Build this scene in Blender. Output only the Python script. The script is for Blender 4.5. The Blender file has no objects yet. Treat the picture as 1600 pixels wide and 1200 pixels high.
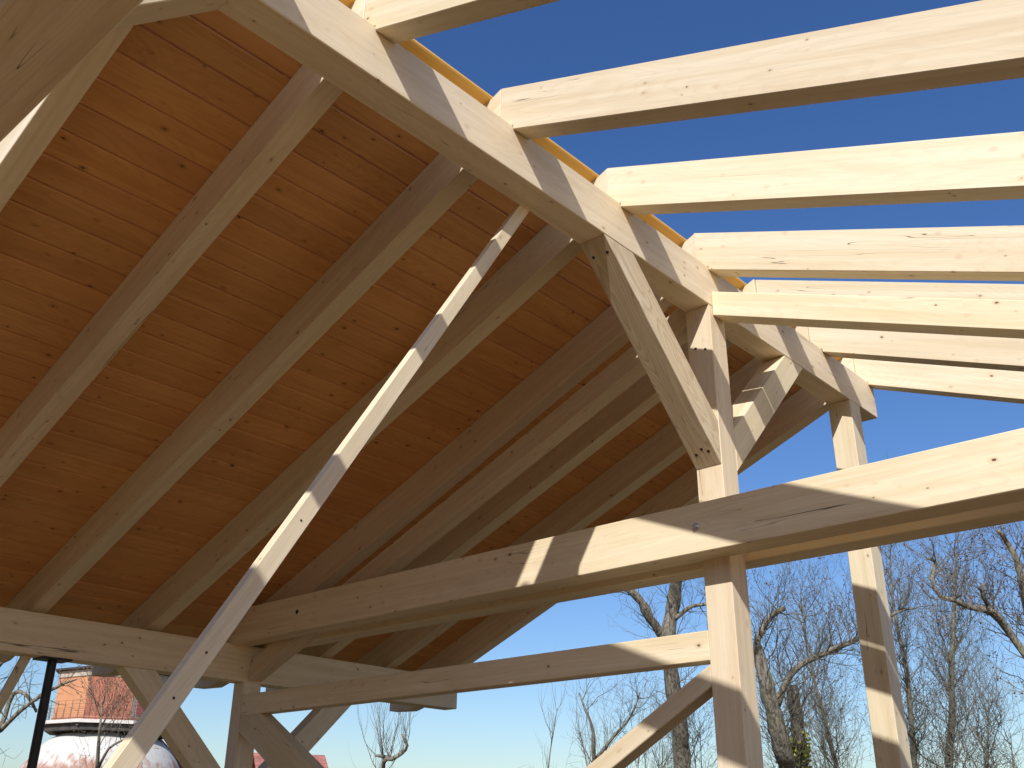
import bpy, bmesh, math, random
from mathutils import Vector, Matrix

# ------------------------------------------------------------------ camera, world, sun, exposure
scene = bpy.context.scene
col = scene.collection
camd = bpy.data.cameras.new("camera"); cam = bpy.data.objects.new("camera", camd); col.objects.link(cam)
CR = Vector((0.7404402, 0.6720630, 0.0089179)); CU = Vector((0.2711256, -0.3107988, 0.9109857)); CF = Vector((-0.6150115, 0.6721126, 0.4123415))
CAMPOS = Vector((2.625, -0.8404, 1.6))
m = Matrix((CR, CU, -CF)).transposed().to_4x4(); m.translation = CAMPOS
cam.matrix_world = m
camd.sensor_width = 36.0; camd.lens = 35.03; camd.clip_start = 0.05; camd.clip_end = 2000
scene.camera = cam

SUN = Vector((0.6012, -1.1464, 1.0)).normalized()
el = math.asin(SUN.z); az = math.atan2(SUN.x, SUN.y)
world = bpy.data.worlds.new("World"); scene.world = world; world.use_nodes = True
wn = world.node_tree.nodes; wl = world.node_tree.links
bg = wn["Background"]; sky = wn.new("ShaderNodeTexSky"); sky.sky_type = 'NISHITA'; sky.sun_disc = False
sky.sun_elevation = el; sky.sun_rotation = az; sky.altitude = 300; sky.air_density = 1.1; sky.dust_density = 1.4; sky.ozone_density = 3.5
hsv = wn.new("ShaderNodeHueSaturation"); hsv.inputs['Saturation'].default_value = 1.23; hsv.inputs['Hue'].default_value = 0.511
wl.new(sky.outputs[0], hsv.inputs['Color']); wl.new(hsv.outputs[0], bg.inputs[0]); bg.inputs[1].default_value = 0.121
sd = bpy.data.lights.new("sun", 'SUN'); sd.energy = 4.4; sd.angle = math.radians(0.53); sd.color = (1.0, 0.985, 0.985)
so = bpy.data.objects.new("sun", sd); col.objects.link(so)
so.rotation_mode = 'QUATERNION'; so.rotation_quaternion = SUN.to_track_quat('Z', 'Y'); so.location = (6, -12, 12)
scene.view_settings.view_transform = 'Standard'; scene.view_settings.look = 'None'
scene.view_settings.exposure = 0.2; scene.view_settings.gamma = 1.0; scene.view_settings.use_curve_mapping = False
scene.cycles.max_bounces = 8; scene.cycles.diffuse_bounces = 6

random.seed(11)
ZS = 4.3761                       # height of the ridge beam's underside above the ground

# ------------------------------------------------------------------ node helpers / materials
class NT:
    def __init__(s, name):
        s.m = bpy.data.materials.new(name); s.m.use_nodes = True
        s.n = s.m.node_tree.nodes; s.l = s.m.node_tree.links; s.b = s.n["Principled BSDF"]
    def new(s, t, **kw):
        n = s.n.new(t)
        for k, v in kw.items(): setattr(n, k, v)
        return n
    def link(s, a, b): s.l.new(a, b)
    def val(s, sock, v):
        if hasattr(v, 'is_linked') or isinstance(v, bpy.types.NodeSocket): s.l.new(v, sock)
        else: sock.default_value = v
    def math(s, op, a, b=0.0, c=None, clamp=False):
        n = s.new("ShaderNodeMath", operation=op, use_clamp=clamp); s.val(n.inputs[0], a); s.val(n.inputs[1], b)
        if c is not None: s.val(n.inputs[2], c)
        return n.outputs[0]
    def vmath(s, op, a, b=(0, 0, 0)):
        n = s.new("ShaderNodeVectorMath", operation=op); s.val(n.inputs[0], a); s.val(n.inputs[1], b)
        return n.outputs[1] if op in ('LENGTH', 'DISTANCE', 'DOT_PRODUCT') else n.outputs[0]
    def noise(s, vec, scale, detail=3, rough=0.55, dist=0.0):
        n = s.new("ShaderNodeTexNoise"); s.link(vec, n.inputs['Vector']); n.inputs['Scale'].default_value = scale
        n.inputs['Detail'].default_value = detail; n.inputs['Roughness'].default_value = rough; n.inputs['Distortion'].default_value = dist
        return n.outputs['Fac']
    def mix(s, f, a, b, mode='MIX'):
        n = s.new("ShaderNodeMix", data_type='RGBA', blend_type=mode); s.val(n.inputs['Factor'], f)
        for sock, v in ((n.inputs[6], a), (n.inputs[7], b)):
            if isinstance(v, tuple): sock.default_value = (v[0], v[1], v[2], 1)
            else: s.link(v, sock)
        return n.outputs[2]
    def ramp(s, f, lo, hi):
        n = s.new("ShaderNodeMapRange", interpolation_type='SMOOTHSTEP'); s.val(n.inputs[0], f); n.inputs[1].default_value = lo; n.inputs[2].default_value = hi
        return n.outputs[0]
    def bump(s, h, strength, dist):
        n = s.new("ShaderNodeBump"); n.inputs['Strength'].default_value = strength; n.inputs['Distance'].default_value = dist
        s.link(h, n.inputs['Height']); s.link(n.outputs[0], s.b.inputs['Normal'])

def wood(name, ca, cb, cknot, chalo, rand_v=0.10, knot_den=1.0, crack=True, rough=0.55, grain=0.35, figure=30.0, figs=0.10, blot=0.28, kr=0.0095, hv=0.014):
    t = NT(name)
    tc = t.new("ShaderNodeTexCoord").outputs['Object']; rnd = t.new("ShaderNodeObjectInfo").outputs['Random']
    off = t.new("ShaderNodeCombineXYZ")
    for i, k in enumerate((91.0, 37.0, 53.0)): t.val(off.inputs[i], t.math('MULTIPLY', rnd, k))
    co = t.vmath('ADD', tc, off.outputs[0])
    # slow wander of the fibres round the stem
    wob = t.noise(t.vmath('MULTIPLY', co, (0.9, 4, 4)), 1.0, 2)
    st = t.vmath('MULTIPLY', co, (0.55, 22, 22))
    rings = t.noise(st, 1.0, 2, 0.5, 0.6)
    fine = t.noise(t.vmath('MULTIPLY', co, (6, 260, 260)), 1.0, 2, 0.6)
    broad = t.noise(t.vmath('MULTIPLY', co, (0.35, 2.2, 2.2)), 1.0, 2)
    c = t.mix(t.ramp(t.math('ADD', t.math('MULTIPLY', rings, 0.6), t.math('MULTIPLY', broad, 0.4)), 0.32, 0.66), ca, cb)
    # cathedral figure: contour lines of a slow stretched field
    fld = t.noise(t.vmath('MULTIPLY', co, (0.62, 5.5, 5.5)), 1.0, 2, 0.35)
    fig = t.math('FRACT', t.math('MULTIPLY', fld, figure))
    late = t.ramp(fig, 0.45, 0.95)
    c = t.mix(t.math('MULTIPLY', late, figs), c, tuple(x * y for x, y in zip(ca, (0.66, 0.56, 0.44))))
    blotch = t.noise(t.vmath('MULTIPLY', co, (1.6, 7, 7)), 1.0, 3, 0.6)
    c = t.mix(t.math('MULTIPLY', t.ramp(blotch, 0.5, 0.78), blot), c, tuple(x * y for x, y in zip(ca, (0.82, 0.74, 0.62))))
    c = t.mix(t.math('MULTIPLY', t.ramp(fine, 0.45, 0.75), grain), c, tuple(x * 0.72 for x in cb))
    # knots: real distance to scattered points
    S = (8.0, 19.0, 19.0)
    sc = t.vmath('MULTIPLY', co, S)
    vo = t.new("ShaderNodeTexVoronoi", voronoi_dimensions='3D', feature='F1'); t.link(sc, vo.inputs['Vector']); vo.inputs['Scale'].default_value = 1.0
    dv = t.vmath('MULTIPLY', t.vmath('SUBTRACT', vo.outputs['Position'], sc), (0.62 / S[0], 1 / S[1], 1 / S[2]))
    jit = t.noise(co, 90.0, 2)
    dist = t.math('ADD', t.vmath('LENGTH', dv), t.math('MULTIPLY', t.math('SUBTRACT', jit, 0.5), 0.006))
    sep = t.new("ShaderNodeSeparateColor"); t.link(vo.outputs['Color'], sep.inputs[0])
    rad = t.math('MULTIPLY', t.math('SUBTRACT', sep.outputs[0], 1.0 - 0.62 * knot_den), kr)     # negative: no knot
    core = t.math('MULTIPLY', t.ramp(t.math('SUBTRACT', rad, dist), -0.0006, 0.0016), t.math('ADD', 0.55, t.math('MULTIPLY', sep.outputs[1], 0.45)))
    halo = t.math('MULTIPLY', t.ramp(t.math('SUBTRACT', t.math('MULTIPLY', rad, 2.8), dist), -0.002, 0.012), 0.45)
    has = t.math('GREATER_THAN', rad, 0.0012)
    c = t.mix(t.math('MULTIPLY', halo, has), c, chalo)
    c = t.mix(t.math('MULTIPLY', core, has), c, cknot)
    h = t.math('ADD', t.math('MULTIPLY', fine, 0.5), t.math('MULTIPLY', rings, 0.6))
    if crack:
        cr = t.noise(t.vmath('MULTIPLY', co, (0.8, 34, 34)), 1.0, 1, 0.4)
        line = t.ramp(t.math('ABSOLUTE', t.math('SUBTRACT', cr, 0.5)), 0.0075, 0.0)
        gate = t.ramp(t.noise(t.vmath('MULTIPLY', co, (1.1, 5.0, 5.0)), 1.0, 1), 0.595, 0.625)
        lk = t.math('MULTIPLY', line, gate)
        c = t.mix(t.math('MULTIPLY', lk, 0.85), c, tuple(x * 0.6 for x in cknot))
        h = t.math('SUBTRACT', h, t.math('MULTIPLY', lk, 6.0))
    v = t.math('ADD', 1.0 - rand_v, t.math('MULTIPLY', t.math('FRACT', t.math('MULTIPLY', rnd, 17.3)), 2 * rand_v))
    hs = t.new("ShaderNodeHueSaturation"); t.link(c, hs.inputs['Color']); t.val(hs.inputs['Value'], v)
    t.val(hs.inputs['Hue'], t.math('ADD', 0.5 - hv / 2, t.math('MULTIPLY', t.math('FRACT', t.math('MULTIPLY', rnd, 5.7)), hv)))
    t.link(hs.outputs[0], t.b.inputs['Base Color'])
    t.b.inputs['Roughness'].default_value = rough; t.b.inputs['Specular IOR Level'].default_value = 0.35
    t.bump(h, 0.25, 0.0012)
    return t.m

SPRUCE = wood("spruce", (0.67, 0.54, 0.335), (0.775, 0.66, 0.462), (0.085, 0.042, 0.018), (0.50, 0.34, 0.18), knot_den=1.2)
ROUGHSAWN = wood("rough_spruce", (0.60, 0.46, 0.285), (0.72, 0.60, 0.42), (0.08, 0.038, 0.015), (0.42, 0.27, 0.12), grain=0.6, figure=44.0, figs=0.5)
STAINED = wood("stained_board", (0.62, 0.30, 0.098), (0.70, 0.365, 0.13), (0.045, 0.014, 0.004), (0.24, 0.085, 0.02), rand_v=0.06, knot_den=1.15, crack=False, rough=0.45, grain=0.4, figs=0.20, blot=0.5, kr=0.0095, hv=0.005)
BOUNCELIT = wood("bounce_lit_board", (0.66, 0.33, 0.055), (0.74, 0.42, 0.09), (0.10, 0.03, 0.006), (0.40, 0.15, 0.03), rand_v=0.03, crack=False, rough=0.45)  # stained board with the glow bounced off the ridge painted into its colour

def plain(name, c, rough=0.6, metal=0.0, var=0.25, scale=6.0, bump=0.0):
    t = NT(name); tc = t.new("ShaderNodeTexCoord").outputs['Object']
    f = t.noise(tc, scale, 4, 0.6)
    t.link(t.mix(t.ramp(f, 0.3, 0.7), tuple(x * (1 - var) for x in c), tuple(min(1, x * (1 + var)) for x in c)), t.b.inputs['Base Color'])
    t.b.inputs['Roughness'].default_value = rough; t.b.inputs['Metallic'].default_value = metal
    if bump: t.bump(f, 0.6, bump)
    return t.m
ZINC = plain("zinc_plated_steel", (0.62, 0.62, 0.62), 0.28, 1.0, 0.1, 60)
SCREWM = plain("dark_screw_head", (0.06, 0.045, 0.03), 0.5, 0.6, 0.2, 60)
BLACKST = plain("black_painted_steel", (0.022, 0.019, 0.017), 0.5, 0.2, 0.3, 20)
BLOCKERWOOD = plain("sky_blocker_wood", (0.24, 0.135, 0.062), 0.8, 0, 0.3, 20)
def bark(name, dark, lite):
    t = NT(name); tc = t.new("ShaderNodeTexCoord").outputs['Object']
    f = t.noise(t.vmath('MULTIPLY', tc, (26, 26, 6)), 1.0, 5, 0.65, 0.6); g = t.noise(tc, 3.0, 3)
    c = t.mix(t.ramp(f, 0.36, 0.60), dark, lite); c = t.mix(t.math('MULTIPLY', t.ramp(g, 0.52, 0.7), 0.6), c, (0.24, 0.235, 0.12))
    t.link(c, t.b.inputs['Base Color']); t.b.inputs['Roughness'].default_value = 0.95; t.bump(f, 0.9, 0.035)
    return t.m
BARK = bark("bark", (0.07, 0.058, 0.042), (0.27, 0.235, 0.175)); PALEBARK = bark("pale_bark", (0.10, 0.085, 0.06), (0.29, 0.26, 0.20))
TWIG = plain("twig_bark", (0.165, 0.148, 0.105), 0.9, 0, 0.35, 3.0)
TWIGRED = plain("reddish_twig_bark", (0.18, 0.145, 0.10), 0.9, 0, 0.35, 3.0)
CATKIN = plain("dry_catkin", (0.10, 0.06, 0.03), 0.9, 0, 0.4, 3.0)
DRYLEAF = plain("dry_leaf", (0.20, 0.11, 0.055), 0.85, 0, 0.4, 3.0)
IVY = plain("ivy_leaf", (0.30, 0.29, 0.05), 0.6, 0, 0.5, 5.0)
ORANGE = plain("orange_render", (0.52, 0.24, 0.115), 0.85, 0, 0.07, 1.0)
RUST = plain("red_corrugated_sheet", (0.42, 0.175, 0.11), 0.7, 0, 0.22, 2.0)
STONE = plain("beige_stone", (0.42, 0.36, 0.28), 0.9, 0, 0.25, 5.0)
PINK = plain("pink_red_shutter", (0.42, 0.13, 0.12), 0.7, 0, 0.12, 3.0)
GUTTER = plain("pale_metal", (0.62, 0.58, 0.52), 0.5, 0, 0.1, 3.0)
DARKW = plain("dark_timber", (0.05, 0.043, 0.038), 0.85, 0, 0.4, 3.0)
TILE = plain("red_roof_tile", (0.33, 0.13, 0.10), 0.85, 0, 0.3, 3.0)
BRICK = plain("red_brick", (0.36, 0.18, 0.11), 0.9, 0, 0.3, 5.0)
WIRE = plain("rail_wire", (0.12, 0.11, 0.10), 0.6, 0.3, 0.1, 3.0)

def plaster_dome():
    t = NT("peeling_white_plaster"); tc = t.new("ShaderNodeTexCoord").outputs['Object']
    sx = t.new("ShaderNodeSeparateXYZ"); t.link(tc, sx.inputs[0])
    n1 = t.noise(t.vmath('MULTIPLY', tc, (2.4, 2.4, 0.55)), 1.0, 4, 0.6)
    f = t.ramp(t.math('ADD', t.math('MULTIPLY', sx.outputs[2], -0.55), t.math('MULTIPLY', n1, 1.9)), -1.85, -1.35)
    c = t.mix(f, t.mix(n1, (0.47, 0.445, 0.39), (0.62, 0.60, 0.54)), t.mix(n1, (0.26, 0.12, 0.08), (0.40, 0.22, 0.15)))
    t.link(c, t.b.inputs['Base Color']); t.b.inputs['Roughness'].default_value = 0.9
    return t.m
DOME = plaster_dome()

def ground_mat():
    t = NT("warm_bounce_ground"); tc = t.new("ShaderNodeTexCoord").outputs['Object']
    a = t.noise(tc, 0.35, 5, 0.6); b = t.noise(tc, 14.0, 4, 0.7)
    c = t.mix(t.ramp(a, 0.38, 0.62), (0.47, 0.255, 0.085), (0.36, 0.20, 0.06))  # out-of-view ground, made bright and orange to bounce warm light onto the rafters
    c = t.mix(t.math('MULTIPLY', b, 0.5), c, (0.50, 0.30, 0.115))
    t.link(c, t.b.inputs['Base Color']); t.b.inputs['Roughness'].default_value = 0.95; t.bump(b, 0.6, 0.03)
    return t.m

# ------------------------------------------------------------------ object helpers
WM = {}
def tag(o, label=None, cat=None, group=None, kind=None):
    if cat and not kind: kind = 'thing'
    if label: o['label'] = label
    if cat: o['category'] = cat
    if group: o['group'] = group
    if kind: o['kind'] = kind
    return o
def link(name, me, W=Matrix.Identity(4), parent=None):
    o = bpy.data.objects.new(name, me); col.objects.link(o)
    if parent is not None:
        o.parent = parent; o.matrix_basis = WM[parent.name].inverted() @ W
    else: o.matrix_basis = W
    WM[o.name] = W.copy()
    return o
def empty(name, loc): return link(name, None, Matrix.Translation(Vector(loc)))
def mesh(name, verts, faces, mat, smooth=False):
    me = bpy.data.meshes.new(name); me.from_pydata([tuple(v) for v in verts], [], faces); me.materials.append(mat)
    if smooth: me.polygons.foreach_set('use_smooth', [True] * len(me.polygons))
    me.update(); return me
def frame(origin, A, N):
    A = Vector(A).normalized(); N = Vector(N); N = (N - A * N.dot(A)).normalized(); Y = N.cross(A)
    M = Matrix((A, Y, N)).transposed().to_4x4(); M.translation = Vector(origin); return M
def prism(name, poly, ext, A, N, mat, bevel=0.004, parent=None, jitter=0.0):
    """planar polygon (world points) pushed along ext; local X of the object = grain direction A"""
    P = [Vector(q) for q in poly]; E = Vector(ext); n = len(P)
    M = frame(P[0], A, N); Mi = M.inverted()
    V = [Mi @ q for q in P] + [Mi @ (q + E) for q in P]
    F = [list(range(n)), list(range(2 * n - 1, n - 1, -1))] + [[i, i + n, (i + 1) % n + n, (i + 1) % n] for i in range(n)]
    bm = bmesh.new(); vs = [bm.verts.new(v) for v in V]
    for f in F: bm.faces.new([vs[i] for i in f])
    bmesh.ops.recalc_face_normals(bm, faces=bm.faces[:])
    if bevel: bmesh.ops.bevel(bm, geom=bm.edges[:], offset=bevel, segments=1, affect='EDGES', profile=0.5)
    me = bpy.data.meshes.new(name); bm.to_mesh(me); bm.free(); me.materials.append(mat)
    return link(name, me, M, parent)
def Z(p): return (p[0], p[1], p[2] + ZS)
def beam(name, lo, hi, grain, mat=SPRUCE, **k):
    """axis aligned timber, z given from the ridge underside"""
    (x0, y0, z0), (x1, y1, z1) = lo, hi
    if grain == 'x': return prism(name, [Z((x0, y0, z0)), Z((x0, y1, z0)), Z((x0, y1, z1)), Z((x0, y0, z1))], (x1 - x0, 0, 0), (1, 0, 0), (0, 0, 1), mat, **k)
    if grain == 'y': return prism(name, [Z((x0, y0, z0)), Z((x1, y0, z0)), Z((x1, y0, z1)), Z((x0, y0, z1))], (0, y1 - y0, 0), (0, 1, 0), (0, 0, 1), mat, **k)
    return prism(name, [Z((x0, y0, z0)), Z((x1, y0, z0)), Z((x1, y1, z0)), Z((x0, y1, z0))], (0, 0, z1 - z0), (0, 0, 1), (0, 1, 0), mat, **k)
def disc(name, centre, normal, r, h, mat, parent, seg=10):
    M = Vector(normal).normalized().to_track_quat('Z', 'Y').to_matrix().to_4x4(); M.translation = Vector(centre)
    bm = bmesh.new(); bmesh.ops.create_cone(bm, cap_ends=True, segments=seg, radius1=r, radius2=r * 0.92, depth=h)
    me = bpy.data.meshes.new(name); bm.to_mesh(me); bm.free(); me.materials.append(mat)
    return link(name, me, M, parent)
def tube(V, F, pts, sides=6):
    """append a tapered tube through [(Vector, radius)]"""
    n0 = len(V); prev = None; N = len(pts)
    for i, (p, r) in enumerate(pts):
        d = (pts[min(i + 1, N - 1)][0] - pts[max(i - 1, 0)][0])
        d = d.normalized() if d.length > 1e-9 else Vector((0, 0, 1))
        u = d.orthogonal().normalized() if prev is None else (prev - d * prev.dot(d))
        u = u.normalized() if u.length > 1e-6 else d.orthogonal().normalized(); prev = u; w = d.cross(u)
        for k in range(sides):
            a = 2 * math.pi * k / sides; V.append(p + (u * math.cos(a) + w * math.sin(a)) * r)
    for i in range(N - 1):
        for k in range(sides):
            a = n0 + i * sides + k; b = n0 + i * sides + (k + 1) % sides; F.append((a, b, b + sides, a + sides))
    F.append(tuple(range(n0 + (N - 1) * sides, n0 + N * sides))); F.append(tuple(range(n0 + sides - 1, n0 - 1, -1)))

# ------------------------------------------------------------------ setting: ground
gm = mesh("ground", [(-900, -900, 0), (900, -900, 0), (900, 900, 0), (-900, 900, 0)], [(0, 1, 2, 3)], ground_mat())
tag(link("ground", gm), "unseen yard ground, coloured bright and warm to bounce light", None, None, 'structure')
DIMGRASS = plain("low_bounce_grass", (0.075, 0.070, 0.028), 0.95, 0, 0.35, 1.5)  # dark sheet added out of view to keep bounce off the eaves boards
tag(link("low_bounce_sheet", mesh("low_bounce_sheet", [(-60, -4.5, .004), (6.2, -4.5, .004), (6.2, 70, .004), (-60, 70, .004)], [(0, 1, 2, 3)], DIMGRASS)), "unseen dark grass sheet added behind and left to cut bounced light", None, None, 'structure')
DIMFLOOR = plain("low_bounce_earth", (0.10, 0.055, 0.022), 0.95, 0, 0.3, 3.0)  # unseen dark sheet added so the timber undersides catch less bounce
tag(link("low_bounce_floor", mesh("low_bounce_floor", [(-4.9, -4.5, .008), (6.2, -4.5, .008), (6.2, 7.0, .008), (-4.9, 7.0, .008)], [(0, 1, 2, 3)], DIMFLOOR)), "unseen dark ground sheet added under the timber roof to cut bounced light", None, None, 'structure')

# ------------------------------------------------------------------ the timber frame (z relative to ridge underside)
H = 0.08; T = 0.4045; ZN = 0.2356; ZA = 0.5227; RW = 0.1107; ZT = 0.2575
Y0, YEND = -2.6, 5.8732
PX0, PX1, PT, PB, PEND = -4.342, -4.1824, -1.4591, -1.7278, 5.8941
YP, PD = 3.6, 0.1606
DT = -4.227                                   # the near truss stands this far towards the camera
tag(beam("ridge_beam", (-H, Y0, 0), (H, YEND, ZT), 'y'), "long pale ridge beam running diagonally across the picture, striped by rafter shadows", "ridge beam")
tag(beam("purlin", (PX0, -2.6, PB), (PX1, PEND, PT), 'y'), "shaded horizontal eaves purlin carrying the lower ends of the left rafters", "purlin")
rp = tag(beam("purlin", (-PX1, -2.6, PB), (-PX0, PEND, PT), 'y'), "eaves purlin under the open right slope, out of the frame", "purlin")

def bot(x): return ZN - T * (abs(x) - H)
def top(x): return ZA - T * abs(x)
XE = 4.97
LB = {1: .2329, 2: 1.0791, 3: 1.9271, 4: 2.7728, 5: 3.6330, 6: 4.3393, 7: 5.0537, 8: 5.7625}
RB = {-1: -1.64, 1: .2329, 2: 1.0819, 3: 1.9266, 4: 2.7707, 5: 3.6247, 6: 4.3571, 7: 5.0605, 8: 5.7826}
llab = {1: "first covered rafter, its pale underside beside the dark foreground beam, top left",
        2: "second covered rafter, widest one crossing the board ceiling to the left edge",
        3: "third covered rafter, long drying crack in its underside, crossing mid ceiling",
        4: "fourth covered rafter, partly hidden behind the thin sunlit lath",
        5: "fifth covered rafter, directly above and before the slanting strut of the middle truss",
        6: "sixth covered rafter, first one beyond the middle truss strut",
        7: "seventh covered rafter, second from the dark gable edge",
        8: "last covered rafter at the far gable, its dark edge against the blue sky"}
rlab = {-1: "open rafter behind the camera on the bare right slope", 0: "open rafter over the near truss, above the frame",
        1: "open right rafter just above the top edge of the picture",
        2: "sunlit open rafter cut by the top edge of the picture, uppermost visible",
        3: "second sunlit open rafter from the top, large against deep blue sky",
        4: "third sunlit open rafter from the top, over the blue sky band",
        5: "fourth sunlit open rafter from the top, just above the truss strut",
        6: "fifth sunlit open rafter, right behind the truss strut",
        7: "sixth sunlit open rafter, second from the far gable end",
        8: "last sunlit open rafter at the far end of the ridge beam"}
c22 = Vector((1, 0, -T)).normalized(); n22 = Vector((T, 0, 1)).normalized()
def rafter(side, y, label, grp):
    s = side
    tail = [(4.36, bot(4.36)), (4.50, -1.640), (4.60, -1.692), (4.70, -1.716), (XE, -1.706)]
    prof = [(0.001, top(0) - 0.001), (XE, top(XE))] + tail[::-1] + [(H + 0.002, ZN), (H + 0.002, ZT + 0.002), (0.001, ZT + 0.002)]
    poly = [Z((s * x, y, z)) for x, z in prof]
    o = prism("rafter", poly, (0, RW, 0), (s * c22.x, 0, c22.z), (s * n22.x, 0, n22.z), SPRUCE, bevel=0.003)
    return tag(o, label, "rafter", grp)
for i, y in LB.items(): rafter(-1, y, llab[i], "rafters under the board ceiling")
for i, y in RB.items():
    rafter(1, y, rlab[i], "open rafters on the right slope")

# trusses: post, sandwiching tie beams, struts, braces
YT, TW, YT2, TW2, TB, TT = 3.4417, 0.1725, 3.7560, 0.1600, -1.4664, -1.2091
YS, BS, ZST, HS = 3.6325, 0.120, -0.0625, 0.1563
def strut(side, dy, label):
    s = side; xo = 4.176
    z = lambda x: ZST - T * (x - H)
    prof = [(H + 0.002, ZST + HS), (xo, z(xo) + HS), (xo, z(xo)), (H + 0.002, ZST)]
    o = prism("strut", [Z((s * x, YS + dy, zz)) for x, zz in prof], (0, BS, 0), (s * c22.x, 0, c22.z), (s * n22.x, 0, n22.z), SPRUCE)
    return tag(o, label, "strut")
strut(1, 0, "sunlit square-ended strut butting the right face of the middle post top")
strut(1, DT, "strut of the near truss over the open right slope, above the frame")
strut(-1, 0, "shaded strut sloping from the middle post down to the inner face of the purlin")
GZ = -ZS
mp = tag(beam("post", (-H, YP, GZ), (H, YP + PD, -0.001), 'z'), "tall sunlit middle post under the ridge, in front of the bare trees", "post", "posts under the ridge")
npst = tag(beam("post", (-H, YP + DT, GZ), (H, YP + PD + DT, -0.001), 'z'), "ridge post of the near truss, beside the camera", "post", "posts under the ridge")
YG, GB = 5.4083, 0.1604
gp = tag(beam("post", (-H, YG, GZ), (H, YG + GB, -0.001), 'z'), "far gable post under the ridge end, banded by shadows, rightmost post", "post", "posts under the ridge")
t1 = tag(beam("tie_beam", (-4.40, YT, TB), (4.40, YT + TW, TT), 'x'), "front tie beam of the middle truss with a shiny bolt head", "tie beam", "tie beams")
tag(beam("tie_beam", (-4.40, YT2, TB), (4.40, YT2 + TW2, TT), 'x'), "rear tie beam of the middle truss, seen as an orange strip under the front one", "tie beam", "tie beams")
tag(beam("tie_beam", (-4.40, YT + DT, TB), (4.40, YT + TW + DT, TT), 'x'), "front tie beam of the near truss, over the camera", "tie beam", "tie beams")
tag(beam("tie_beam", (-4.40, YT2 + DT, TB), (4.40, -0.315, TT), 'x'), "big dark out-of-reach tie beam filling the top left corner", "tie beam", "tie beams")

# braces along the ridge / purlin: 45 degree timbers, given foot on the post and head on the beam
BL, BH, BT = 0.9783, 0.9704, 0.2487
def brace(x0, x1, ypost, sgn, zbeam, label, grp):
    d = BT
    prof = [(ypost + sgn * BL, zbeam - 0.001), (ypost + sgn * (BL - d), zbeam - 0.001), (ypost + sgn * 0.001, zbeam - BH + d * BH / BL), (ypost + sgn * 0.001, zbeam - BH)]
    A = Vector((0, sgn, 1))
    o = prism("brace", [Z((x0, y, z)) for y, z in prof], (x1 - x0, 0, 0), A, (0, -sgn, 1), ROUGHSAWN if 'large' in label else SPRUCE)
    return tag(o, label, "brace", grp)
b1 = brace(-H + .001, H - .001, YP, -1, 0, "large sunlit brace with coarse grain rising from the middle post towards the camera", "braces under the ridge beam")
brace(-H + .001, H - .001, YP + PD, 1, 0, "shadow-banded brace on the far side of the middle post", "braces under the ridge beam")
brace(-H + .001, H - .001, YP + PD + DT + (-.034), 1, 0, "brace end meeting the ridge beam at the top edge, left of the ridge", "braces under the ridge beam")
brace(-H + .001, H - .001, YP + DT, -1, 0, "brace of the near truss behind the camera", "braces under the ridge beam")

# eaves wall on the left: post, braces
WX0, WX1 = -4.3128, -4.1824
tag(beam("post", (WX0, YP, GZ), (WX1, YP + PD, PB - .001), 'z'), "shaded eaves post under the left purlin, at the lower left", "post", "posts under the purlins")
brace(WX0 + .004, WX1 - .002, YP, -1, PB, "shaded brace between purlin and left eaves post, passing behind the lath", "braces under the left purlin")
brace(WX0 + .004, WX1 - .002, YP + PD, 1, PB, "shaded brace on the far side of the left eaves post", "braces under the left purlin")
for y, lab in ((YP + DT, "eaves post under the right purlin beside the near truss"), (YP, "eaves post under the right purlin at the middle truss")):
    tag(beam("post", (4.1824, y, GZ), (4.3128, y + PD, PB - .001), 'z'), lab, "post", "posts under the right purlin")
tag(beam("post", (WX0, YP + DT, GZ), (WX1, YP + PD + DT, PB - .001), 'z'), "left eaves post of the near truss, out of the frame", "post", "posts under the purlins")

# cross wall between left post and middle post: rail and two diagonal braces
RT_, RB_ = -1.8229, -1.9728
tag(beam("rail", (WX1 + .001, YP + .002, RB_), (-H - .001, YP + .112, RT_), 'x'), "horizontal rail between left eaves post and middle post", "rail")
# the two diagonals meet over a common sill: the left one runs in front, so each stops at mid span
def diag2(xb, zb, xe, slope, th, label):
    zz = lambda x: zb + slope * (x - xb)
    prof = [(xb, zz(xb)), (xe, zz(xe)), (xe, zz(xe) - th), (xb, zz(xb) - th)]
    o = prism("brace", [Z((x, YP + .004, z)) for x, z in prof], (0, 0.11, 0), (1, 0, slope), (0, 0, 1), SPRUCE)
    return tag(o, label, "brace", "diagonal braces under the rail")
diag2(WX1 + .001, -1.83, -2.20, -0.575, 0.262, "shaded diagonal brace falling right from the left eaves post below the rail")
diag2(-H - .001, -1.988, -2.05, 0.568, 0.108, "half sunlit diagonal brace falling left from the middle post below the rail")

# roof boarding on the left slope
rb = tag(empty("roof_boarding", Z((-2.4, 3.0, top(2.4)))), "orange-brown stained tongue and groove board ceiling on top of the left rafters", "board ceiling")
SL = math.sqrt(1 + T * T); BWD = 0.1555
def slope_pt(s, n, y): x = s / SL; return Z((-(x) - n * T / SL, y, top(x) + n / SL))
s0 = 0.062; s1 = 0.0775 + BWD
k = 0
while s0 < 5.36:
    a, b = s0 + 0.0018, min(s1, 5.40) - 0.0018
    dn = random.uniform(0, 0.0008); ch = 0.007; gr = 0.0075
    sec = [(a + gr, dn), (b - gr, dn), (b, dn + ch), (b, 0.022), (a, 0.022), (a, dn + ch)]
    poly = [slope_pt(s, n + 0.001, 0.226 + random.uniform(-.004, .004)) for s, n in sec]
    yy = poly[0][1]; poly = [(q[0], yy, q[2]) for q in poly]
    prism("board", poly, (0, 5.884 - yy, 0), (0, 1, 0), (-T, 0, 1), BOUNCELIT if k == 0 else STAINED, bevel=0, parent=rb)
    s0 = s1; s1 += BWD; k += 1

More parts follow.
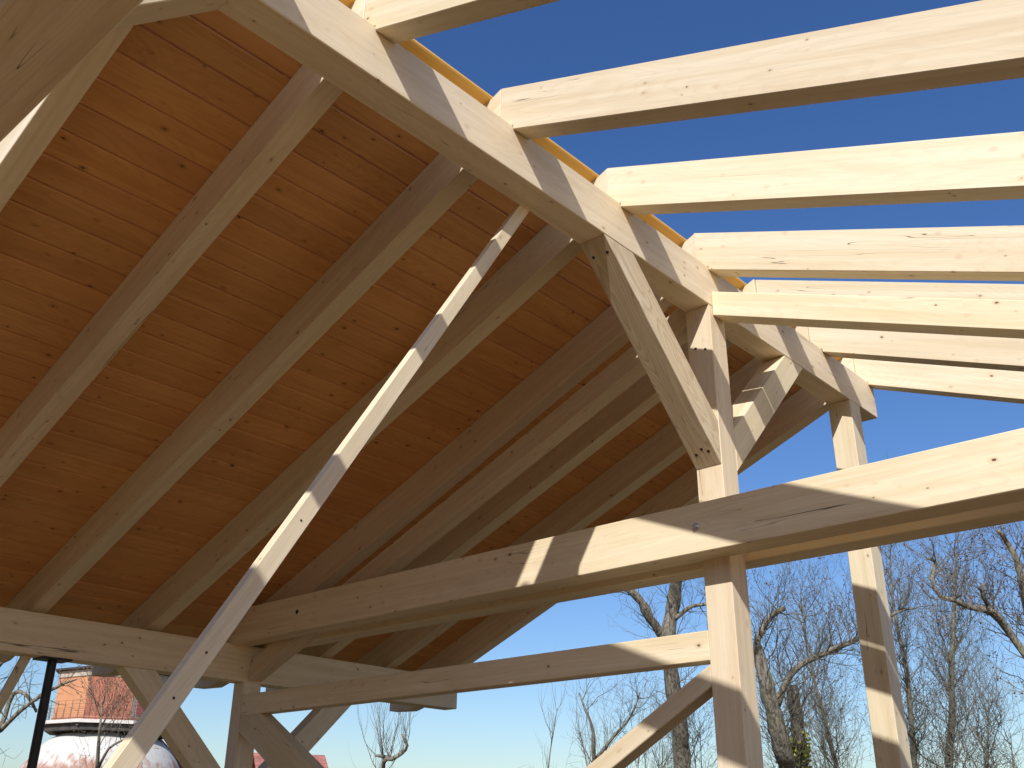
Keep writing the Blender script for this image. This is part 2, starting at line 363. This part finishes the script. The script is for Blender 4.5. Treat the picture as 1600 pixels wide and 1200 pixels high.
# temporary lath from the ridge down to the ground near the camera, and a slanting slat on the left
LT, LBp = Vector((-0.0925, 2.1725, -0.0267)), Vector((0.117, 0.482, -2.610))
d = (LBp - LT).normalized(); LT = LT - d * 0.08; foot = LT + d * ((-ZS - LT.z) / d.z)
N = Vector((1, 0, 0)); N = (N - d * N.dot(d)).normalized(); S = N.cross(d)
hw, th = 0.030, 0.020
sec = [LT + S * hw + N * th, LT - S * hw + N * th, LT - S * hw - N * th, LT + S * hw - N * th]
tag(prism("lath", [Z(q) for q in sec], foot - LT, d, N, SPRUCE, bevel=0.002), "thin temporary lath running from the ridge down to the lower left, lit in stripes", "lath")
a, b = Vector((-4.282, 1.985, PB)), Vector((-4.282, 1.985 - 0.341 * (ZS + PB), -ZS)); dd = (b - a).normalized()
tag(prism("slat", [Z(a + Vector((x, y, 0))) for x, y in ((-.02, -.03), (.02, -.03), (.02, .03), (-.02, .03))], b - a, dd, (1, 0, 0), SPRUCE, bevel=0.002),
    "shaded leaning slat under the purlin at the far left edge", "slat")

# black steel prop under the purlin
px, py = -4.262, 2.153
pr = tag(empty("steel_prop", (px, py, 0)), "thin black steel prop standing upright under the purlin", "steel prop")
def cyl(name, z0, z1, r, seg=16):
    V, F = [], []; tube(V, F, [(Vector((px, py, z0)), r), (Vector((px, py, z1)), r)], seg)
    return link(name, mesh(name, V, F, BLACKST), Matrix.Identity(4), pr)
ztop = ZS + PB
cyl("outer_tube", 0.012, 1.55, 0.036); cyl("inner_tube", 1.5, ztop - 0.012, 0.030); cyl("collar", 1.5, 1.62, 0.045)
for nm, z0, z1 in (("base_plate", 0.0, 0.012), ("top_plate", ztop - 0.012, ztop)):
    prism(nm, [(px - .08, py - .1, z0), (px + .08, py - .1, z0), (px + .08, py + .1, z0), (px - .08, py + .1, z0)], (0, 0, z1 - z0), (0, 1, 0), (0, 0, 1), BLACKST, bevel=0.001, parent=pr)

# fastenings
ft = Z((-0.0068, YT, -1.3308))
bo = disc("bolt", (ft[0], ft[1] - .003, ft[2]), (0, -1, 0), 0.020, 0.006, ZINC, t1, 20)
disc("nut", (ft[0], ft[1] - .012, ft[2]), (0, -1, 0), 0.0125, 0.014, ZINC, bo, 6)
disc("stud", (ft[0], ft[1] - .020, ft[2]), (0, -1, 0), 0.008, 0.016, ZINC, bo, 10)
disc("bolt_hole", Z((-3.3656, YT - .0005, -1.3291)), (0, -1, 0), 0.017, 0.003, SCREWM, t1, 12)
for x, z in ((-.0275, -.2524), (.034, -.2745)): disc("screw", Z((x, YP - .0005, z)), (0, -1, 0), 0.0085, 0.003, SCREWM, mp)
for q in ((-.0354, 3.5382, -.9091), (.009, 3.5209, -.8919), (.042, 3.5358, -.9067), (-.042, 2.6869, -.0647), (.045, 2.6891, -.0668)):
    disc("screw", Z(q), (0, -BH, -BL), 0.0095, 0.003, SCREWM, b1)

lath = bpy.data.objects["lath"]
for q in ((.1045, .5826, -2.4562), (.094, .6672, -2.327), (.0576, .9615, -1.8773)):
    disc("screw", Z(Vector(q) + N * (th + .0005)), N, 0.0042, 0.002, SCREWM, lath, 8)

# ------------------------------------------------------------------ bare trees
class Tree:
    def __init__(s, base, seed):
        s.rng = random.Random(seed); s.tV, s.tF, s.cV, s.cF, s.lV, s.lF = [], [], [], [], [], []; s.base = base; s.tips = []
    def limb(s, pts, sides=9, rough=0.05):
        """main limb: smoothed and roughened; returns the dense list"""
        P = [(Vector(p[:3]), p[3] / 2) for p in pts]; out = []
        for i in range(len(P) - 1):
            p0 = P[max(i - 1, 0)]; p1 = P[i]; p2 = P[i + 1]; p3 = P[min(i + 2, len(P) - 1)]
            n = max(2, int((p2[0] - p1[0]).length / 0.12))
            for k in range(n):
                t = k / n
                q = 0.5 * ((2 * p1[0]) + (p2[0] - p0[0]) * t + (2 * p0[0] - 5 * p1[0] + 4 * p2[0] - p3[0]) * t * t + (3 * p1[0] - p0[0] - 3 * p2[0] + p3[0]) * t ** 3)
                r = p1[1] + (p2[1] - p1[1]) * t
                out.append((q + Vector([s.rng.gauss(0, rough * r) for _ in range(3)]), r * (1 + s.rng.gauss(0, rough))))
        out.append(P[-1]); tube(s.tV, s.tF, out, sides); return out
    def twig(s, p, d, r, L, lvl, up=0.25, gn=0.33):
        rng = s.rng; n = max(3, int(L / (0.11 if lvl else 0.16))); step = L / n; pts = [(p.copy(), r)]
        d = d.normalized()
        for i in range(n):
            d = (d + Vector((rng.gauss(0, gn), rng.gauss(0, gn), rng.gauss(0, gn) + up * 0.35))).normalized()
            p = p + d * step; rr = r * (1 - 0.85 * (i + 1) / n) + 0.0008; pts.append((p.copy(), rr))
            if lvl > 0 and i >= 0 and rng.random() < (0.85 if lvl > 1 else 0.6):
                o = d.orthogonal().normalized(); o.rotate(Matrix.Rotation(rng.uniform(0, 6.283), 3, d))
                nd = (d * rng.uniform(0.35, 0.9) + o * rng.uniform(0.6, 1.0) + Vector((0, 0, up * 0.5)))
                s.twig(p, nd, max(rr * rng.uniform(0.45, 0.7), 0.002), L * rng.uniform(0.32, 0.62), lvl - 1, up, gn)
        tube(s.cV, s.cF, pts, 5 if r > 0.012 else 3); s.tips.append(p.copy())
    def clothe(s, limb, n, L, r, lvl=2, start=0.1, up=0.25, gn=0.22):
        rng = s.rng
        for _ in range(n):
            i = int((start + (1 - start) * rng.random()) * (len(limb) - 1)); q, rad = limb[i]
            d = (limb[min(i + 1, len(limb) - 1)][0] - limb[max(i - 1, 0)][0]).normalized()
            o = d.orthogonal().normalized(); o.rotate(Matrix.Rotation(rng.uniform(0, 6.283), 3, d))
            s.twig(q + o * rad * 0.5, o * rng.uniform(.6, 1) + d * rng.uniform(.1, .8) + Vector((0, 0, up)), min(r * rng.uniform(.4, .85), rad * 0.8 + .004), L * rng.uniform(.5, 1.1), lvl, up, gn)
    def blobs(s, n, size, near_tips=True, spread=0.03):
        rng = s.rng
        for _ in range(n):
            c = rng.choice(s.tips) + Vector([rng.gauss(0, spread) for _ in range(3)])
            a = Vector([rng.gauss(0, 1) for _ in range(3)]).normalized(); b = a.orthogonal().normalized(); w = a.cross(b)
            k = len(s.lV); L = size * rng.uniform(.6, 1.3)
            s.lV += [c + a * L, c - a * L, c + b * L * .45, c - b * L * .3 + w * L * .4, c - b * L * .3 - w * L * .4]
            s.lF += [(k, k + 2, k + 3), (k, k + 3, k + 4), (k, k + 4, k + 2), (k + 1, k + 3, k + 2), (k + 1, k + 4, k + 3), (k + 1, k + 2, k + 4)]
    def build(s, name, label, bark, twig, group=None, leafname=None, leafmat=None, cat="tree"):
        e = tag(empty(name, s.base), label, cat, group)
        if s.tV: link("trunk", mesh("trunk", s.tV, s.tF, bark, True), Matrix.Identity(4), e)
        if s.cV: link("crown", mesh("crown", s.cV, s.cF, twig, True), Matrix.Identity(4), e)
        if s.lV: tag(link(leafname, mesh(leafname, s.lV, s.lF, leafmat), Matrix.Identity(4), e), None, None, None, 'stuff')
        return e
def rooted(pts, k=1.35):
    x, y, z, w = pts[0]; return [(x + .05, y + .03, -.1, w * k * 1.25), (x + .02, y, .5, w * k)] + list(pts)
GT = "bare trees behind the timber frame"

A = Tree((-6.86, 13.76, 0), 3)
l = A.limb(rooted([(-6.86, 13.66, 2.46, .275), (-6.61, 13.27, 3.24, .26), (-6.47, 12.92, 3.88, .24), (-6.37, 12.72, 4.49, .23), (-6.26, 12.76, 4.99, .22), (-6.04, 12.56, 5.39, .19), (-5.87, 12.43, 5.85, .13), (-5.81, 12.33, 6.2, .07), (-5.7, 12.07, 6.5, .03)]), 10, .05)
A.clothe(l, 24, 1.0, .014, 2, .55); A.clothe(l, 8, .7, .01, 1, .3)
l = A.limb([(-6.46, 12.86, 4.40, .17), (-6.5, 12.43, 4.77, .145), (-6.53, 12.15, 5.06, .12), (-6.69, 11.98, 5.23, .09), (-6.96, 11.81, 5.5, .06), (-7.0, 11.46, 5.75, .03)], 9, .12)
A.clothe(l, 24, .75, .011, 2, .1)
l = A.limb([(-6.27, 12.76, 4.75, .08), (-5.96, 12.82, 4.94, .065), (-5.75, 12.93, 4.96, .055), (-5.56, 13.06, 5.15, .035)], 8)
A.clothe(l, 14, .8, .011, 2, .1)
A.build("bare_tree", "bare tree with thick scaly forked trunk, left of the middle post", BARK, TWIG, GT)

A = Tree((-4.6, 12.95, 0), 5)
l = A.limb(rooted([(-4.61, 12.9, 2.37, .27), (-4.5, 12.62, 2.65, .25), (-4.43, 12.32, 3.13, .23), (-4.41, 12.11, 3.62, .20), (-4.44, 12.08, 3.95, .15), (-4.38, 11.93, 4.07, .105), (-4.28, 11.92, 4.23, .095), (-4.17, 12.03, 4.44, .09), (-3.95, 11.98, 4.5, .075)]), 10, .05)
A.clothe(l, 22, 1.1, .014, 2, .55, .35); A.clothe(l, 18, 1.0, .012, 2, .3)
l = A.limb([(-4.47, 12.5, 3.3, .12), (-4.32, 12.51, 3.56, .095), (-4.07, 12.53, 3.81, .09), (-3.77, 12.76, 3.98, .08), (-3.43, 13.15, 4.2, .07), (-3.02, 13.23, 4.45, .05), (-2.75, 13.4, 4.58, .03)], 9, .07)
A.clothe(l, 44, 1.0, .013, 2, .1, .35)
A.blobs(900, .018)
A.build("bare_tree", "bare tree with a broken-off stub and a long bent branch, right behind the middle post", BARK, TWIG, GT, "seed_pods", CATKIN)

A = Tree((-5.01, 14.01, 0), 8)
l = A.limb(rooted([(-5.01, 14.01, 2.2, .22), (-4.77, 13.64, 2.98, .21), (-4.66, 13.4, 3.41, .2), (-4.65, 13.36, 3.66, .17)]), 10, .05)
A.clothe(l, 15, 1.5, .012, 2, .75, .5)
rng = random.Random(4)
for _ in range(1100):
    q, r = l[int(len(l) * rng.uniform(.36, .80))]; an = rng.uniform(0, 6.283); rr = r + rng.uniform(0, .06)
    c = q + Vector((math.cos(an) * rr, math.sin(an) * rr, rng.gauss(0, .06))); a = Vector([rng.gauss(0, 1) for _ in range(3)]).normalized() * .035; b = a.orthogonal().normalized() * .028
    k = len(A.lV); A.lV += [c - a, c + b, c + a, c - b]; A.lF.append((k, k + 1, k + 2, k + 3))
A.build("ivy_clad_tree", "short pollarded trunk with yellow-green ivy between the two sunlit posts", BARK, TWIG, GT, "ivy", IVY)

A = Tree((-4.53, 18.8, 0), 12)
l = A.limb(rooted([(-4.53, 18.8, 2.56, .14), (-4.12, 18.28, 3.6, .125), (-3.92, 17.99, 4.21, .11), (-3.67, 17.8, 5.06, .09), (-3.48, 17.7, 5.8, .06), (-3.3, 17.5, 6.2, .03)]), 8, .05)
A.clothe(l, 69, 1.5, .016, 2, .3, .4); A.blobs(1000, .022)
A.build("bare_tree", "slender upright bare tree full of seed pods, right of the gable post", PALEBARK, TWIG, GT, "seed_pods", CATKIN)

A = Tree((-1.0, 13.4, 0), 21)
A_l = A.limb(rooted([(-1.05, 13.29, 2.19, .246), (-0.92, 12.81, 2.87, .19), (-0.93, 12.45, 3.35, .13), (-1.03, 12.24, 3.65, .095), (-1.14, 12.16, 3.9, .09), (-1.19, 11.87, 4.09, .11), (-1.31, 11.75, 4.12, .08), (-1.43, 11.73, 4.16, .066), (-1.48, 11.48, 4.2, .06), (-1.57, 11.33, 4.23, .055), (-1.61, 11.23, 4.42, .05), (-1.56, 11.32, 4.63, .042), (-1.59, 11.16, 4.66, .034)]), 9, .05)
A.clothe(A_l, 46, .85, .011, 2, .5, .3)
l = A.limb([(-1.2, 11.92, 4.1, .065), (-1.21, 11.72, 4.22, .058), (-1.17, 11.62, 4.37, .045)], 8, .1); A.clothe(l, 8, .6, .01, 1)
l = A.limb([(-.95, 12.5, 3.2, .13), (-0.99, 12.6, 3.83, .11), (-0.92, 12.31, 4.32, .09), (-0.88, 12.18, 4.68, .075), (-0.94, 12.16, 4.93, .06), (-0.96, 11.94, 5.05, .045)], 8, .07)
A.clothe(l, 39, .9, .011, 2, .2, .4)
A.blobs(700, .02)
A.build("gnarled_tree", "gnarled tree with a thick crooked branch reaching in at the right edge", BARK, TWIGRED, GT, "seed_pods", CATKIN)

A = Tree((-.9, 14.2, 0), 31)
l = A.limb(rooted([(-.9, 14.2, 2.5, .1), (-.75, 14.0, 3.6, .08), (-.85, 13.9, 4.5, .04), (-.8, 13.8, 5.1, .02)]), 7, .05)
A.clothe(l, 24, 1.0, .010, 2, .3, .4)
c0 = [Vector((-.78, 12.75, 4.55)), Vector((-.6, 12.6, 4.3))]
A.tips = [t for t in A.tips if 4.25 < t.z < 4.75]; A.blobs(900, .05, spread=.12)
A.build("leafy_tree", "tree holding a clump of withered brown leaves at the right edge", PALEBARK, TWIGRED, GT, "withered_leaves", DRYLEAF)

A = Tree((-4.6, 17.4, 0), 41)
l = A.limb(rooted([(-4.56, 17.33, 2.5, .11), (-4.28, 16.79, 3.38, .1), (-4.07, 16.36, 4.26, .085), (-4.02, 16.12, 4.86, .065), (-4.0, 16.07, 5.39, .045), (-3.9, 16.0, 6.2, .02)]), 8, .05)
A.clothe(l, 54, 1.4, .014, 2, .3, .45); A.blobs(500, .02)
A.build("young_tree", "young pale-stemmed tree close behind the gable post", PALEBARK, TWIG, GT, "seed_pods", CATKIN)

A = Tree((-5.8, 17.0, 0), 43)
l = A.limb(rooted([(-5.78, 16.94, 2.52, .09), (-5.63, 16.51, 3.02, .08), (-5.55, 16.19, 3.51, .066), (-5.53, 15.92, 4.13, .048), (-5.53, 15.79, 4.77, .034), (-5.5, 15.7, 5.6, .02)]), 8, .05)
A.clothe(l, 56, 1.3, .013, 2, .3, .45); A.blobs(400, .018)
A.build("young_tree", "thin leaning young tree in the gap between the middle post and the gable post", PALEBARK, TWIG, GT, "seed_pods", CATKIN)

A = Tree((-9.2, 14.5, 0), 47)
l = A.limb(rooted([(-9.28, 14.5, 2.3, .09), (-9.05, 14.18, 2.91, .075), (-8.9, 13.98, 3.32, .055), (-8.94, 13.84, 3.64, .04), (-9.07, 13.82, 3.95, .025)]), 8, .05)
A.clothe(l, 18, 1.0, .011, 2, .4, .25)
l = A.limb([(-9.1, 14.3, 2.85, .07), (-8.69, 14.32, 3.23, .055), (-8.34, 14.36, 3.54, .04), (-8.14, 14.4, 3.95, .025)], 7); A.clothe(l, 18, .9, .01, 2, .2, .25)
A.build("small_tree", "small bare tree with spreading fine branches under the sloping gable edge", BARK, TWIG, GT)

A = Tree((-13.8, 13.4, 0), 51)
l = A.limb(rooted([(-13.79, 13.37, 2.3, .1), (-13.47, 13.09, 2.91, .085), (-13.29, 13.13, 2.95, .085), (-13.16, 13.27, 3.07, .085), (-13.04, 13.3, 3.2, .06), (-13.02, 13.12, 3.4, .04)]), 8, .05)
A.clothe(l, 24, 1.5, .014, 1, .3, .8, .12)
l = A.limb([(-13.3, 13.1, 2.95, .085), (-13.52, 13.3, 2.99, .075), (-13.6, 12.97, 3.02, .05)], 7, .1); A.clothe(l, 9, 1.3, .012, 1, .2, .8, .12)
A.build("pollard_tree", "pollarded tree sending up thin shoots below the end of the purlin", BARK, TWIG, GT)

A = Tree((-10.9, 17.2, 0), 57)
for i in range(6):
    x, y = -11.6 + i * .42, 16.4 + i * .36 + A.rng.uniform(-.3, .3)
    l = A.limb([(x, y, 0, .06), (x + A.rng.uniform(-.1, .1), y, 1.4, .045), (x + A.rng.uniform(-.2, .2), y, 2.6, .03), (x + A.rng.uniform(-.3, .3), y + .1, 3.2 + A.rng.uniform(0, .9), .012)], 6, .05); A.clothe(l, 14, .9, .008, 1, .5, .9, .1)
A.build("tall_shrub", "upright bare shrub of thin stems left of the small bare tree", TWIG, TWIGRED, None, cat="shrub")

for seed, bx, by, n, ht, lab in ((71, -7.9, 14.9, 7, 3.1, "low bare shrub of thin twigs left of the thick forked tree"), (73, -5.6, 15.2, 7, 3.2, "low bare shrub between the forked tree and the middle post"), (79, -2.6, 15.6, 8, 3.3, "low bare shrub at the foot of the slender upright tree")):
    A = Tree((bx, by, 0), seed)
    for i in range(n):
        x, y = bx + A.rng.uniform(-.8, .8), by + A.rng.uniform(-.5, .5)
        l = A.limb([(x, y, 0, .05), (x + A.rng.uniform(-.2, .2), y, 1.2, .04), (x + A.rng.uniform(-.4, .4), y, 2.2, .025), (x + A.rng.uniform(-.6, .6), y + .1, ht + A.rng.uniform(-.3, .3), .010)], 6, .05); A.clothe(l, 14, 1.0, .008, 2, .45, .4)
    A.build("bare_shrub", lab, TWIG, TWIG, "low bare shrubs among the trees", cat="shrub")

A = Tree((-11.0, 4.3, 0), 61)
l = A.limb(rooted([(-11.04, 4.35, 1.85, .138), (-10.57, 4.14, 2.62, .106), (-10.33, 4.25, 2.69, .08), (-10.3, 4.32, 2.74, .06), (-10.2, 4.34, 3.09, .05), (-10.03, 4.4, 3.09, .046), (-9.99, 4.49, 3.0, .04), (-10.07, 4.6, 2.9, .025)]), 8, .05); A.clothe(l, 16, .55, .008, 1, .5, .1)
l = A.limb([(-10.6, 4.2, 2.6, .078), (-10.32, 4.33, 2.69, .066), (-10.05, 4.39, 2.88, .054), (-9.84, 4.53, 3.07, .044), (-9.76, 4.7, 3.2, .034), (-9.54, 4.77, 3.25, .02)], 7, .07); A.clothe(l, 16, .55, .008, 1, .3, .1)
l = A.limb([(-10.6, 4.15, 2.6, .06), (-10.19, 4.06, 3.32, .05), (-9.96, 4.12, 3.45, .038), (-9.92, 4.19, 3.55, .02)], 7, .07); A.clothe(l, 10, .5, .008, 1, .3, .2)
A.build("bare_tree", "dark bare tree at the lower left edge, branches crossing behind the black prop", BARK, TWIG, GT)

A = Tree((-10.8, 5.9, 0), 67)
l = A.limb(rooted([(-10.81, 5.88, 1.9, .07), (-10.58, 5.73, 2.42, .052), (-10.43, 5.62, 2.71, .04), (-10.39, 5.58, 2.94, .026), (-10.45, 5.59, 3.15, .016)]), 7, .05); A.clothe(l, 28, .8, .008, 2, .3, .5)
l = A.limb([(-10.7, 5.8, 2.3, .045), (-10.42, 5.77, 2.57, .034), (-10.23, 5.83, 2.66, .024), (-10.17, 5.92, 2.73, .014)], 6); A.clothe(l, 9, .6, .007, 1, .2, .4)
A.tips = [t for t in A.tips]; A.blobs(500, .014)
A.build("twiggy_sapling", "pale twiggy sapling in front of the old tower", PALEBARK, TWIGRED, None, "withered_leaves", DRYLEAF)

# ------------------------------------------------------------------ old tower at the lower left
e = Vector((.52, .854, 0)).normalized(); nv = Vector((.854, -.52, 0)).normalized(); TC = Vector((-47.81, 24.34, 0)) - nv * 2.72
tw = tag(empty("tower", TC), "old white domed tower with an orange and red eight-sided cabin on top", "tower")
def octo(ap, z, k):
    """corner k of an octagon of apothem ap; edge 0-1 faces the timber frame"""
    a = (k - 0.5) * math.pi / 4; R = ap / math.cos(math.pi / 8)
    return TC + (nv * math.cos(a) + e * math.sin(a)) * R + Vector((0, 0, z))
def lathe(name, prof, mat, seg=48):
    V, F = [], []
    for z, r in prof:
        for k in range(seg): V.append(Vector((r * math.cos(2 * math.pi * k / seg), r * math.sin(2 * math.pi * k / seg), z)))
    for i in range(len(prof) - 1):
        for k in range(seg): a_ = i * seg + k; b_ = i * seg + (k + 1) % seg; F.append((a_, b_, b_ + seg, a_ + seg))
    F.append(tuple(range((len(prof) - 1) * seg, len(prof) * seg)))
    return link(name, mesh(name, V, F, mat, True), Matrix.Translation(TC), tw)
lathe("dome", [(0, 4.9), (2.0, 4.6), (3.4, 4.3), (4.4, 3.95), (5.0, 3.6), (5.5, 3.2), (5.85, 2.8), (6.1, 2.35), (6.25, 1.8), (6.32, 1.0)], DOME)
# ledge, brackets, cabin faces, eaves band, roof
def ring(name, apo, api, z0, z1, mat):
    V, F = [], []
    for k in range(8): V += [octo(apo, z0, k), octo(apo, z1, k), octo(api, z1, k), octo(api, z0, k)]
    for k in range(8):
        a_, b_ = 4 * k, 4 * ((k + 1) % 8)
        for i in range(4): F.append((a_ + i, b_ + i, b_ + (i + 1) % 4, a_ + (i + 1) % 4))
    return link(name, mesh(name, V, F, mat), Matrix.Identity(4), tw)
ring("ledge", 3.22, 2.5, 6.50, 6.66, GUTTER); ring("ledge_beam", 3.0, 1.2, 6.18, 6.47, DARKW)
for k in range(8):
    a_ = octo(3.1, 6.42, k); b_ = octo(2.0, 5.95, k); V, F = [], []; tube(V, F, [(a_, .09), (b_, .09)], 4)
    link("bracket", mesh("bracket", V, F, DARKW), Matrix.Identity(4), tw)
AP = 2.72; ZB, ZTp = 6.66, 8.95
for k in range(8):
    m0, m1 = octo(AP, 0, k), octo(AP, 0, k + 1); out = ((m0 + m1) / 2 - TC).normalized(); kind = k % 8
    if kind in (0, 4):                             # corrugated sheet: real ribs
        n = 34; V, F = [], []
        for i in range(n * 2 + 1):
            q = m0.lerp(m1, i / (2 * n)) + out * (0.035 if i % 2 else 0.0); V += [q + Vector((0, 0, ZB)), q + Vector((0, 0, ZTp))]
        for i in range(n * 2): F.append((2 * i, 2 * i + 2, 2 * i + 3, 2 * i + 1))
        link("corrugated_wall", mesh("corrugated_wall", V, F, RUST), Matrix.Identity(4), tw)
    else:
        prism("stone_wall" if kind in (1, 5, 2) else "rendered_wall", [m0 + Vector((0, 0, ZB)), m1 + Vector((0, 0, ZB)), m1 + Vector((0, 0, ZTp)), m0 + Vector((0, 0, ZTp))], -out * .12, (m1 - m0), out, STONE if kind in (1, 5, 2) else ORANGE, bevel=0, parent=tw)
m0, m1 = octo(AP, 0, 1), octo(AP, 0, 2); out = ((m0 + m1) / 2 - TC).normalized(); q0 = m0.lerp(m1, .12); q1 = m0.lerp(m1, .56)
wv, wf = [], []
pts = [(0, 7.0), (1, 7.0), (1, 7.75), (.75, 7.92), (.25, 7.92), (0, 7.75)]
prism("window_shutter", [q0.lerp(q1, u) + out * .03 + Vector((0, 0, z)) for u, z in pts], -out * .06, (m1 - m0), out, PINK, bevel=0, parent=tw)
ring("eaves_band", 2.78, 2.5, 8.80, 9.12, STONE); ring("lower_band", 2.765, 2.6, 6.78, 6.86, RUST); ring("roof_edge", 2.98, 2.4, 9.14, 9.24, DARKW)
V = [octo(2.97, 9.24, k) for k in range(8)] + [TC + Vector((0, 0, 9.75))]
link("roof", mesh("roof", V, [(k, (k + 1) % 8, 8) for k in range(8)], DARKW), Matrix.Identity(4), tw)
q = octo(2.9, 9.22, 1) + (TC - octo(2.9, 0, 1)) * .12
prism("finial", [q + v for v in (Vector((-.13, -.13, 0)), Vector((.13, -.13, 0)), Vector((.13, .13, 0)), Vector((-.13, .13, 0)))], (0, 0, .32), (0, 0, 1), (1, 0, 0), STONE, bevel=.03, parent=tw)
V, F = [], []
for k in range(8):
    a_, b_ = octo(3.18, 6.66, k), octo(3.18, 6.66, k + 1)
    for i in range(5): tube(V, F, [(a_.lerp(b_, i / 5), .014), (a_.lerp(b_, i / 5) + Vector((0, 0, .9)), .014)], 4)
    for z in (.2, .38, .55, .72, .9): tube(V, F, [(a_ + Vector((0, 0, z)), .007), (b_ + Vector((0, 0, z)), .007)], 3)
link("railing", mesh("railing", V, F, WIRE), Matrix.Identity(4), tw)

# houses beside the tower
def house(name, label, P, Q, depth, zr, ze, wallm, roofm, chimney=None):
    """gabled house: ridge from P to Q (xy), eaves at ze, ridge at zr"""
    P, Q = Vector((P[0], P[1], 0)), Vector((Q[0], Q[1], 0)); u = (Q - P).normalized(); v = Vector((-u.y, u.x, 0)) * depth / 2
    h = tag(empty(name, (P + Q) / 2), label, "house")
    k = lambda p, z: p + Vector((0, 0, z))
    poly = [k(P - v, 0), k(P + v, 0), k(P + v, ze), k(P, zr - .15), k(P - v, ze)]
    prism("wall", poly, Q - P, u, (0, 0, 1), wallm, bevel=0, parent=h)
    for s_ in (-1, 1):
        ev = P + v * s_ * 1.1; sl = (zr - ze) / 1.0; poly = [k(P - u * .3, zr), k(ev - u * .3, ze - (zr - ze) * .1), k(ev - u * .3, ze - (zr - ze) * .1 + .12), k(P - u * .3, zr + .12)]
        r_ = prism("roof", poly, (Q - P) + u * .6, u, (0, 0, 1), roofm, bevel=0, parent=h)
        n = int((v.length * 1.1) / .33)
        V, F = [], []
        for i in range(n):                         # tile courses standing proud
            t0 = (i + .9) / n; c0 = P.lerp(ev, t0); z0 = zr + .12 + (ze - (zr - ze) * .1 - zr) * t0
            tube(V, F, [(k(c0 - u * .3, z0), .035), (k(c0 + (Q - P) + u * .3, z0), .035)], 4)
        o = link("tile_courses", mesh("tile_courses", V, F, roofm), Matrix.Identity(4), r_)
    if chimney is not None:
        c = P.lerp(Q, chimney); b_ = .35
        ch = prism("chimney", [c + Vector((-b_, -b_, zr - .8)), c + Vector((b_, -b_, zr - .8)), c + Vector((b_, b_, zr - .8)), c + Vector((-b_, b_, zr - .8))], (0, 0, 1.7), (0, 0, 1), (1, 0, 0), BRICK, bevel=0, parent=h)
        prism("cap", [c + Vector((-b_ - .06, -b_ - .06, zr + .9)), c + Vector((b_ + .06, -b_ - .06, zr + .9)), c + Vector((b_ + .06, b_ + .06, zr + .9)), c + Vector((-b_ - .06, b_ + .06, zr + .9))], (0, 0, .1), (1, 0, 0), (0, 0, 1), DARKW, bevel=0, parent=h)
    return h
house("house", "red tiled house behind the braces, right of the tower", (-43.4, 30.6), (-42.1, 33.4), 4.0, 5.2, 3.9, BRICK, TILE)
house("house", "steep red gabled house peeking out behind the right side of the domed tower", (-54.06, 30.27), (-61.0, 34.1), 5.0, 7.0, 4.6, RUST, TILE)
house("house", "red brick house with a chimney at the bottom left corner", (-53.0, 20.3), (-48.9, 16.0), 7.0, 4.6, 3.0, BRICK, TILE, .12)

# unseen gabled block added behind the camera to hold back low skylight
bn = tag(empty("sky_blocker", (-2, -17, 0)), "long brown timber block added unseen behind the camera to cut skylight", "sky_blocker")
prism("wall", [(-26, -13.0, 0), (-26, -13.0, 4.2), (-26, -17.0, 7.4), (-26, -21.0, 4.2), (-26, -21.0, 0)], (40, 0, 0), (1, 0, 0), (0, 0, 1), BLOCKERWOOD, bevel=0, parent=bn)
for sg in (1, -1):
    prism("roof", [(-26.6, -17.0, 7.42), (-26.6, -17.0 + sg * 4.6, 3.74), (-26.6, -17.0 + sg * 4.6, 3.92), (-26.6, -17.0, 7.62)], (41.2, 0, 0), (1, 0, 0), (0, 0, 1), TILE, bevel=0, parent=bn)
V, F = [], []
bw = mesh("sky_blocker_board", [(0, 0, 0), (.26, 0, 0), (.26, .03, 0), (0, .03, 0), (0, 0, 3.72), (.26, 0, 3.72), (.26, .03, 3.72), (0, .03, 3.72)], [(0, 1, 5, 4), (1, 2, 6, 5), (2, 3, 7, 6), (3, 0, 4, 7), (4, 5, 6, 7)], BLOCKERWOOD)
for i in range(142): link("board", bw, Matrix.Translation((-25.9 + i * .28, -12.998, .02)), bn)
